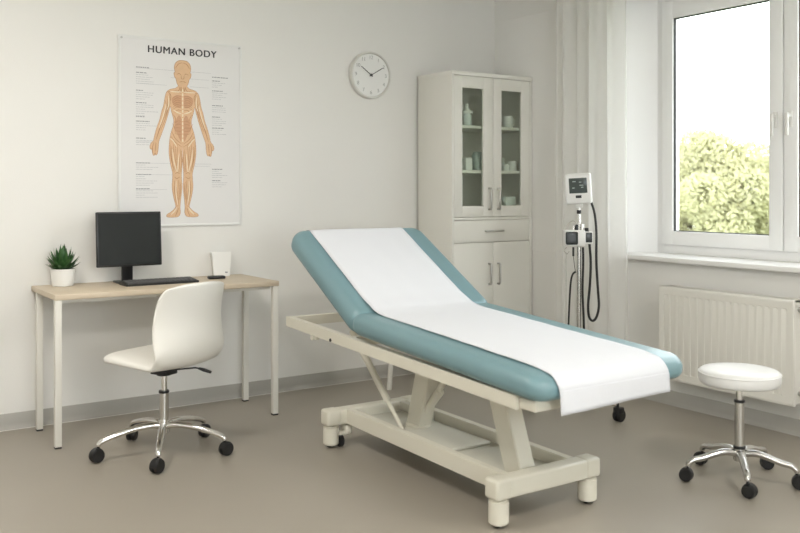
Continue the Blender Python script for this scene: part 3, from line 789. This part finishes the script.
def stool():
    t = empty('swivel_stool', (3.403, 2.39, 0)); tag(t, 'round white swivel stool on a chrome star base, near the radiator', 'stool')
    star_base(t, .230, .135, 79, .030, legmat='steel')
    MB().cyl((0, 0, .085), (0, 0, .140), .026, n=28, bev=.004).build('hub', 'steel', t)
    MB().cyl((0, 0, .138), (0, 0, .150), .026, n=28, bev=.002).build('lower_collar', 'black', t)
    MB().cyl((0, 0, .148), (0, 0, .340), .0205, n=28).build('gas_lift', 'steel', t)
    MB().cyl((0, 0, .338), (0, 0, .350), .023, n=28, bev=.002).build('upper_collar', 'black', t)
    MB().cyl((0, 0, .348), (0, 0, .412), .0135, n=24).build('piston', 'chrome', t)
    MB().cyl((0, 0, .404), (0, 0, .419), .085, n=32).build('seat_plate', 'black', t)
    r = .169
    MB().lathe([(0, .418), (r-.012, .418), (r-.004, .424), (r, .434), (r+.001, .450), (r, .466), (r-.004, .475), (r-.014, .481), (r*.6, .484), (0, .485)], n=64).build('seat', 'seatwhite', t)
    MB().lathe([(r-.001, .463), (r+.003, .465), (r+.003, .468), (r-.001, .470)], n=64).build('seat_piping', 'seatwhite', t)
stool()

# little stool hidden behind the couch: only a leg shows
def side_stool():
    t = empty('side_table', (3.30, 4.74, 0)); tag(t, 'small white table behind the couch, one leg showing beneath it', 'side table')
    MB().lathe([(0, .485), (.175, .485), (.18, .49), (.18, .503), (.175, .508), (0, .508)], n=40).build('tabletop', 'leg', t)
    for x, y in ((-.187, -.03), (.12, -.13), (.15, .14)):
        k = .8; MB().cyl((x, y, 0), (x*k, y*k, .49), .016, n=16).build('leg', 'leg', t)
side_stool()

# ------------------------------------------------------------------ treatment couch
SL = .047
def zb(y): return .545+SL*(y-2.29)        # underside of the mattress / top of the frame
BX0, BX1 = 2.088, 2.892
SLC = .064
def zc(y): return .527+SLC*(y-2.29)
def drop(s): return .024*(1-s/.16)**2 if s < .16 else 0
def pad(mb, x0, x1, y0, y1, th, rp, re, mx, dr=False):
    def fn(t):
        rings = []
        def ring(ins, z):
            rr = max(rp-ins, .004); out = []
            for cx, cy, a0 in ((x1-rp, y1-rp, 0), (x0+rp, y1-rp, 90), (x0+rp, y0+rp, 180), (x1-rp, y0+rp, 270)):
                for k in range(9):
                    a = R(a0+k*11.25); ix, iy = max(ins-rp+.004, 0), max(ins-rp+.004, 0)
                    vx = cx+rr*cos(a)+(-ix if cx > (x0+x1)/2 else ix); vy = cy+rr*sin(a)+(-iy if cy > (y0+y1)/2 else iy)
                    out.append(t.verts.new(mx @ Vector((vx, vy, z-(drop(vy-y0)*z/th if dr else 0)))))
            return out
        N = 8
        for k in range(N+1): a = R(-90+k*90/N); rings.append(ring(re*(1-cos(a)), re+re*sin(a)))
        for k in range(N+1): a = R(k*90/N); rings.append(ring(re*(1-cos(a)), th-re+re*sin(a)))
        for e_ in (.062, .08, .10, .12, .14, .16, .18): rings.append(ring(e_, th))
        n = len(rings[0])
        for a, b in zip(rings, rings[1:]):
            for k in range(n): t.faces.new((a[k], a[(k+1) % n], b[(k+1) % n], b[k]))
        t.faces.new(rings[0][::-1]); t.faces.new(rings[-1])
        bmesh.ops.recalc_face_normals(t, faces=t.faces[:])
    mb._add(fn)
def couch():
    bx, by = 2.43, 3.2
    t = empty('treatment_couch', (bx, by, 0)); tag(t, 'teal padded treatment couch with raised backrest on a cream wheeled base', 'treatment couch')
    T = Matrix.Translation((-bx, -by, 0))
    def fin(m, nm, mt, par=None, **k):
        m.b.transform(T); return m.build(nm, mt, par or t, **k)
    # seat cushion
    y0, y1 = 2.250, 3.515; tilt = math.atan(SLC); L = (y1-y0)/cos(tilt); th = .100
    m = MB(); q = Matrix.Translation((0, y0, zc(y0))) @ Matrix.Rotation(tilt, 4, 'X')
    pad(m, BX0, BX1, 0, L, th, .075, .044, q, True); fin(m, 'seat_cushion', 'teal', ang=60)
    A = R(29.8); yb0 = 3.500; L2 = .730; th2 = .122; zb0 = zc(yb0)-.002
    q2 = Matrix.Translation((0, yb0, zb0)) @ Matrix.Rotation(A, 4, 'X')
    m = MB(); pad(m, BX0, BX1, -.04, L2, th2, .075, .054, q2); fin(m, 'backrest_cushion', 'teal', ang=60)
    m = MB(); m.box(BX0+.06, BX1-.06, .03, L2-.06, -.012, .002, mx=q2); fin(m, 'backrest_panel', 'bedmetal')
    m = MB(); m.box(BX0+.06, BX1-.06, .10, L-.03, -.012, 0, mx=q); fin(m, 'seat_panel', 'bedmetal')
    # frame (tilts slightly towards the foot)
    xr0, xr1 = 2.112, 2.838; h = .051; ya, yb = 2.385, 4.165
    def zt(y): return .534+.041*(y-2.39)
    m = MB(); e = .036
    for a, b in ((xr0, xr0+e), (xr1-e, xr1)): m.pyz([(ya, zt(ya)-h), (yb, zt(yb)-h), (yb, zt(yb)), (ya, zt(ya))], a, b, .002)
    for y in (ya, yb-e): m.box(xr0+e, xr1-e, y, y+e, zt(y)-h+.002, zt(y)-.001, .002)
    for y in (3.55,): m.box(xr0+e, xr1-e, y, y+.04, zt(y)-h+.004, zt(y)-.004)
    m.box(2.30, 2.65, ya-.055, ya, zt(ya)-.04, zt(ya)-.003, .003)
    fin(m, 'top_frame', 'bedmetal')
    m = MB(); m.box(2.125, 2.825, 2.30, 2.384, zt(2.3)-.042, zt(2.3)-.004, .004); fin(m, 'foot_end_plate', 'bedmetal')
    for x in (xr0+.01, xr1-.03):
        m = MB(); m.box(x, x+.02, 3.86, 3.92, zt(3.88)-h-.02, zt(3.88)-h+.002, .004); m.cyl((x-.006, 3.895, zt(3.9)-h-.012), (x+.03, 3.895, zt(3.9)-h-.012), .014, n=16)
        fin(m, 'adjustment_knob', 'bedmetal')
    # backrest support struts
    for x in (2.42, 2.56):
        m = MB(); p0 = Vector((x, 3.80, zt(3.8)-.03)); p1 = q2 @ Vector((0, .42, -.012)); m.cyl(p0, (x, p1.y, p1.z), .010, n=14); fin(m, 'support_strut', 'steel')
    # undercarriage
    fx0, fx1, fyA, fyB = 2.186, 2.652, 3.825, 2.565
    zt0, zt1 = .108, .183
    for x in (fx0, fx1):
        for y in (fyA, fyB):
            sx = -1 if x == fx0 else 1
            m = MB(); m.cyl((x, y, .012), (x, y, zt0-.003), .0395, n=12, bev=.006); leg = fin(m, 'foot_housing', 'bedmetal')
            w_ = MB()
            for dx in (-.019, .006): w_.cyl((x+dx, y-.004, .027), (x+dx+.013, y-.004, .027), .027, n=28, bev=.002)
            w_.b.transform(T); w_.build('wheel', 'black', leg)
            if y == fyA:
                s2 = MB(); s2.box(x+.030, x+.078, y-.030, y+.005, .052, .076, .008, 3); s2.box(x+.060, x+.098, y-.042, y+.018, .058, .100, .010, 3)
                w2 = MB(); w2.cyl((x+.030, y-.018, .030), (x+.050, y-.018, .030), .030, n=28, bev=.002); w2.b.transform(T); w2.build('wheel', 'black', leg)
                s2.b.transform(T); s2.build('brake_pedal', 'bedmetal', leg)
    for y in (fyA, fyB):
        m = MB(); m.box(fx0-.038, fx1+.038, y-.036, y+.036, zt0, zt1, .010, 3); fin(m, 'cross_bar', 'bedmetal')
        for x in (fx0, fx1):
            m = MB(); m.box(x-.04, x+.04, y-.04, y+.04, zt0-.001, zt1+.003, .014, 4); fin(m, 'end_cap', 'bedmetal')
    for (xa, xb, wd) in ((2.255, 2.225, .038), (2.640, 2.610, -.038)):
        m = MB(); m.pxy([(xa, fyA-.03), (xa+wd, fyA-.03), (xb+wd, fyB+.03), (xb, fyB+.03)] if wd > 0 else [(xa, fyA-.03), (xb, fyB+.03), (xb+wd, fyB+.03), (xa+wd, fyA-.03)], zt0+.002, zt1-.001, .003); fin(m, 'side_rail', 'bedmetal')
    m = MB(); m.box(2.255, 2.61, fyB+.03, fyA-.03, .120, .134, .003)
    m.box(2.30, 2.56, 3.05, 3.60, .134, .150, .008, 3); m.box(2.33, 2.55, 2.68, 3.0, .134, .142, .003)
    fin(m, 'base_cover', 'tray')
    for a in (2.262, 2.568): fin(MB().box(a, a+.037, fyA-.30, fyA-.03, .134, .178, .004), 'mount_plate', 'tray')
    # lifting arms
    m = MB(); m.pyz([(2.61, .134), (2.715, .134), (2.860, zt(2.84)-.02), (2.755, zt(2.75)-.02)], 2.345, 2.425, .004); fin(m, 'lifting_arm', 'bedmetal')
    m = MB(); m.pyz([(3.400, .148), (3.505, .145), (3.385, zt(3.4)-.02), (3.275, zt(3.3)-.02)], 2.41, 2.485, .004); fin(m, 'lifting_arm', 'bedmetal')
    m = MB(); m.lathe([(0, .149), (.062, .149), (.062, .158), (.050, .162), (0, .162)], c=(2.447, 3.45, 0), n=32); fin(m, 'pivot_collar', 'bedmetal')
    m = MB(); m.cyl((2.447, 3.40, .22), (2.447, 3.12, zt(3.12)-.03), .014, n=16); m.cyl((2.447, 3.40, .22), (2.447, 3.28, .34), .020, n=16); fin(m, 'lift_actuator', 'bedmetal')
    for a in (2.70, 3.22): fin(MB().box(2.27, 2.60, a, a+.2, zt(a+.1)-.043, zt(a+.1)-.008, .003), 'arm_bracket', 'bedmetal')
    pa = Vector((2.27, 3.765, zt(3.76)-.02)); pb = Vector((2.335, 3.42, .150)); m = MB(); m.cyl(pa, pb, .010, n=14); m.cyl(pa, pa.lerp(pb, .72), .0165, n=18, bev=.002)
    fin(m, 'gas_strut', 'bedmetal')
    m = MB(); m.cyl((2.108, 3.70, zt(3.7)-.040), (2.113, 3.70, zt(3.7)-.040), .008, n=14); fin(m, 'bolt', 'black')
    # --- disposable paper
    p = empty('paper_sheet', (2.475, 3.2, .6)); tag(p, 'long white disposable paper sheet covering the teal couch', 'paper')
    gap_ = .0034
    def onseat(s, up): v = q @ Vector((0, s, up-drop(max(s, 0))*min(1, up/th))); return (v.y, v.z)
    def onback(s, up): v = q2 @ Vector((0, s, up)); return (v.y, v.z)
    pts = [(2.232, .484), (2.2335, .53), (2.236, .565)]
    r = .044
    for k in range(0, 7):
        a = pi-k*(pi/2)/6; g = gap_+.004*(1-k/6)**2 + .002
        v = onseat(r+(r+g)*cos(a), th-r+(r+g)*sin(a)); pts.append(v)
    for s in (.07, .10, .13, .16, .2, .4, .6, .8, 1.0, 1.10): pts.append(onseat(s, th+gap_))
    pts += [(3.415, .7125), (3.462, .733)]
    for s in (.095, .15, .22, .3, .4, .5, .6): pts.append(onback(s, th2+gap_))
    r2 = .054
    for k in range(0, 8):
        a = pi/2-k*(pi/2)/7; v = onback(L2-r2+(r2+gap_)*cos(a), th2-r2+(r2+gap_)*sin(a)); pts.append(v)
    fine = spline([(a, b, 0) for a, b in pts], 3)
    NX = 24; xa, xb = 2.180, 2.750; rnd = random.Random(1)
    def rows_(off):
        out = []
        n = len(fine)
        for i, pnt in enumerate(fine):
            tn = (fine[min(i+1, n-1)]-fine[max(i-1, 0)]).normalized(); nr = Vector((-tn.y, tn.x))
            row = []
            hang = max(0, min(1, (.56-pnt.y)/.07)) if i < 12 else 0
            for k in range(NX+1):
                u = k/NX; x = xa+(xb-xa)*u
                w_ = .0007*sin(u*23+pnt.x*7)+.0006*sin(pnt.x*31+u*5)
                w_ += hang*(.004*sin(u*6+.5))
                row.append((x-2.475, pnt.x+nr.x*(off+w_)-3.2, pnt.y+nr.y*(off+w_)-.6+(.012*u*hang if i < 3 else 0)))
            out.append(row)
        return out
    a_, b_ = rows_(.0008), rows_(0)
    bm = bmesh.new()
    VA = [[bm.verts.new(v) for v in r_] for r_ in a_]; VB = [[bm.verts.new(v) for v in r_] for r_ in b_]
    n = len(VA)
    for i in range(n-1):
        for k in range(NX):
            bm.faces.new((VA[i][k], VA[i][k+1], VA[i+1][k+1], VA[i+1][k])); bm.faces.new((VB[i][k], VB[i+1][k], VB[i+1][k+1], VB[i][k+1]))
        bm.faces.new((VA[i][0], VA[i+1][0], VB[i+1][0], VB[i][0])); bm.faces.new((VA[i][NX], VB[i][NX], VB[i+1][NX], VA[i+1][NX]))
    for k in range(NX):
        bm.faces.new((VA[0][k], VB[0][k], VB[0][k+1], VA[0][k+1])); bm.faces.new((VA[-1][k], VA[-1][k+1], VB[-1][k+1], VB[-1][k]))
    bmesh.ops.recalc_face_normals(bm, faces=bm.faces[:])
    me = bpy.data.meshes.new('paper_sheet'); bm.to_mesh(me); bm.free()
    for f in me.polygons: f.use_smooth = True
    me.materials.append(MT['paper'])
    # the sheet is one mesh: give it the top-level place directly
    bpy.data.objects.remove(p)
    o = bpy.data.objects.new('paper_sheet', me); COL.objects.link(o); o.location = (2.475, 3.2, .6)
    tag(o, 'long white disposable paper sheet covering the teal couch', 'paper')
couch()

# ------------------------------------------------------------------ monitor on a wheeled stand
def vitals():
    d = 5.1; lat = .2*d; c = FWD*d+RGT*lat
    t = empty('vital_signs_monitor', (c.x, c.y, 0), R(-YAW)); tag(t, 'patient monitor on a wheeled pole with hanging black cables, in front of the curtain', 'medical monitor')
    k = d/F_PX
    def L(px, py, y=0): return Vector(((px-579)*k, y, EYE-(py-HOR)*k))
    # base
    rad = .29; z0 = .075
    for ang in (-56, 64, 172):
        a = R(ang); c_, s_ = cos(a), sin(a)
        m = MB(); m.tube(spline([(c_*.01, s_*.01, .105), (c_*.12, s_*.12, .10), (c_*rad, s_*rad, .092)], 4), [.016-.004*i/8 for i in range(9)], 10); m.build('base_leg', 'chrome', t)
        m = MB(); m.cyl((c_*rad, s_*rad, .05), (c_*rad, s_*rad, .105), .008, n=12)
        qq = Matrix.Translation((c_*rad, s_*rad, 0)) @ Matrix.Rotation(R(40), 4, 'Z')
        cm = MB()
        for sg in (-1, 1): cm.cyl((.012, sg*.004, .036), (.012, sg*.022, .036), .036, .034, n=28, bev=.004)
        cm.box(-.012, .030, -.024, .024, .045, .080, .006, 3); cm.cyl((.012, -.006, .036), (.012, .006, .036), .02, n=16)
        cm.b.transform(qq); me = bpy.data.meshes.new('x'); cm.b.to_mesh(me); m.b.from_mesh(me)
        m.build('caster', 'black', t)
    MB().lathe([(0, .075), (.04, .075), (.045, .09), (.03, .12), (.017, .13), (0, .13)], n=28).build('base_hub', 'chrome', t)
    MB().cyl((0, 0, .12), (0, 0, 1.02), .0135, n=20).build('pole', 'steel', t)
    MB().cyl((0, 0, 1.0), (0, 0, 1.17), .0085, n=16).build('upper_pole', 'steel', t)
    MB().cyl((0, 0, 1.125), (0, 0, 1.145), .0125, n=16).build('pole_clamp', 'black', t)
    # head unit
    q = Matrix.Translation(L(578.5, 188.5)) @ Matrix.Rotation(R(-14), 4, 'Z') @ Matrix.Rotation(R(-3), 4, 'Y') @ Matrix.Rotation(R(4), 4, 'X')
    m = MB(); m.box(-.073, .073, -.038, .038, -.086, .086, .012, 4, mx=q); m.box(-.02, .02, -.02, .02, -.11, -.08, .004, mx=q); m.build('monitor_housing', 'device', t)
    m = MB(); m.box(-.050, .050, -.0395, -.037, -.024, .062, .001, mx=q); scr = m.build('display', 'lcd', t)
    m = MB()
    for x, z, w_ in ((-.03, .04, .018), (.006, .036, .014), (.008, .018, .022), (.016, .006, .014), (-.032, .004, .012)): m.box(x, x+w_, -.0402, -.0394, z, z+.005, mx=q)
    m.build('display_marks', 'lcdmark', scr)
    m = MB(); m.box(-.016, .016, -.0398, -.037, -.052, -.036, .001, mx=q); m.build('button_panel', 'devdark', t)
    # clamp unit
    m = MB(); a = L(563, 246); b_ = L(592, 230)
    m.box(-.088, .030, -.036, .030, a.z, b_.z, .008, 3); m.box(.028, .075, -.022, .022, a.z+.012, b_.z-.008, .006, 3)
    m.build('clamp_housing', 'device', t)
    m = MB(); m.box(-.083, -.014, -.039, -.034, a.z+.010, b_.z-.009, .008, 3); m.cyl((-.048, -.047, (a.z+b_.z)/2), (-.048, -.038, (a.z+b_.z)/2), .022, n=24, bev=.003); m.build('module_front', 'devdark', t)
    m = MB(); m.box(.034, .070, -.026, -.021, a.z+.022, b_.z-.014, .002); m.cyl((-.012, 0, b_.z-.002), (-.012, 0, b_.z+.030), .009, n=16); m.cyl((.040, 0, b_.z-.010), (.040, 0, b_.z+.012), .008, n=16); m.build('connector', 'devdark', t)
    m = MB(); m.cyl((.016, -.01, b_.z-.004), (.016, -.01, b_.z+.035), .011, n=16, bev=.002); m.cyl((-.03, .005, b_.z-.004), (-.03, .005, b_.z+.024), .010, n=16, bev=.002); m.build('knob', 'chrome', t)
    m = MB(); m.tube(spline([L(564.5, 232, -.01), L(566, 226, -.01), L(573, 221, -.005), L(577, 225, 0)]), .003, 8); m.build('wire_loop', 'steel', t)
    m = MB(); m.tube(spline([L(566, 247, -.02), L(563.5, 250, -.02), L(566, 253.5, -.02), L(568.5, 251, -.02)]), .0028, 8); m.tube([L(565.5, 252, -.02), L(565.4, 290, -.02), L(565.2, 345, -.02)], .0026, 8)
    m.build('side_rod', 'steel', t)
    m = MB(); m.cyl(L(573, 247, -.01), L(573, 256, -.01), .006, n=10); m.tube([L(573, 255, -.01), L(574, 265, -.01), L(575, 271, -.01)], .0018, 6)
    m.tube(spline([L(575.5, 271.5, -.01), L(572.5, 274, -.01), L(570.5, 282, -.01), L(569, 305, -.01), L(567.3, 345, -.01)]), .0056, 8); m.build('probe_cable', 'cable', t)
    MB().tube(spline([L(582.3, 247, -.018), L(582.5, 262, -.02), L(581.8, 290, -.02), L(583, 320, -.02), L(583.5, 345, -.02)]), .0066, 8).build('power_cable', 'cable', t)
    pts = [L(589, 199, -.0), L(591.5, 203, -.0), L(594.5, 214, -.005), L(596, 232, -.01), L(596, 262, -.01), L(597.6, 290, -.01), L(598.5, 306, -.01), L(596, 317, -.01), L(592, 320.5, -.01), L(588.6, 316, -.01), L(587.8, 304, -.01), L(589.5, 285, -.01), L(590.3, 262, -.01), L(589, 244, -.01), L(587, 228, -.005)]
    MB().tube(spline(pts, 5), .0072, 10).build('looped_cable', 'cable', t)
vitals()
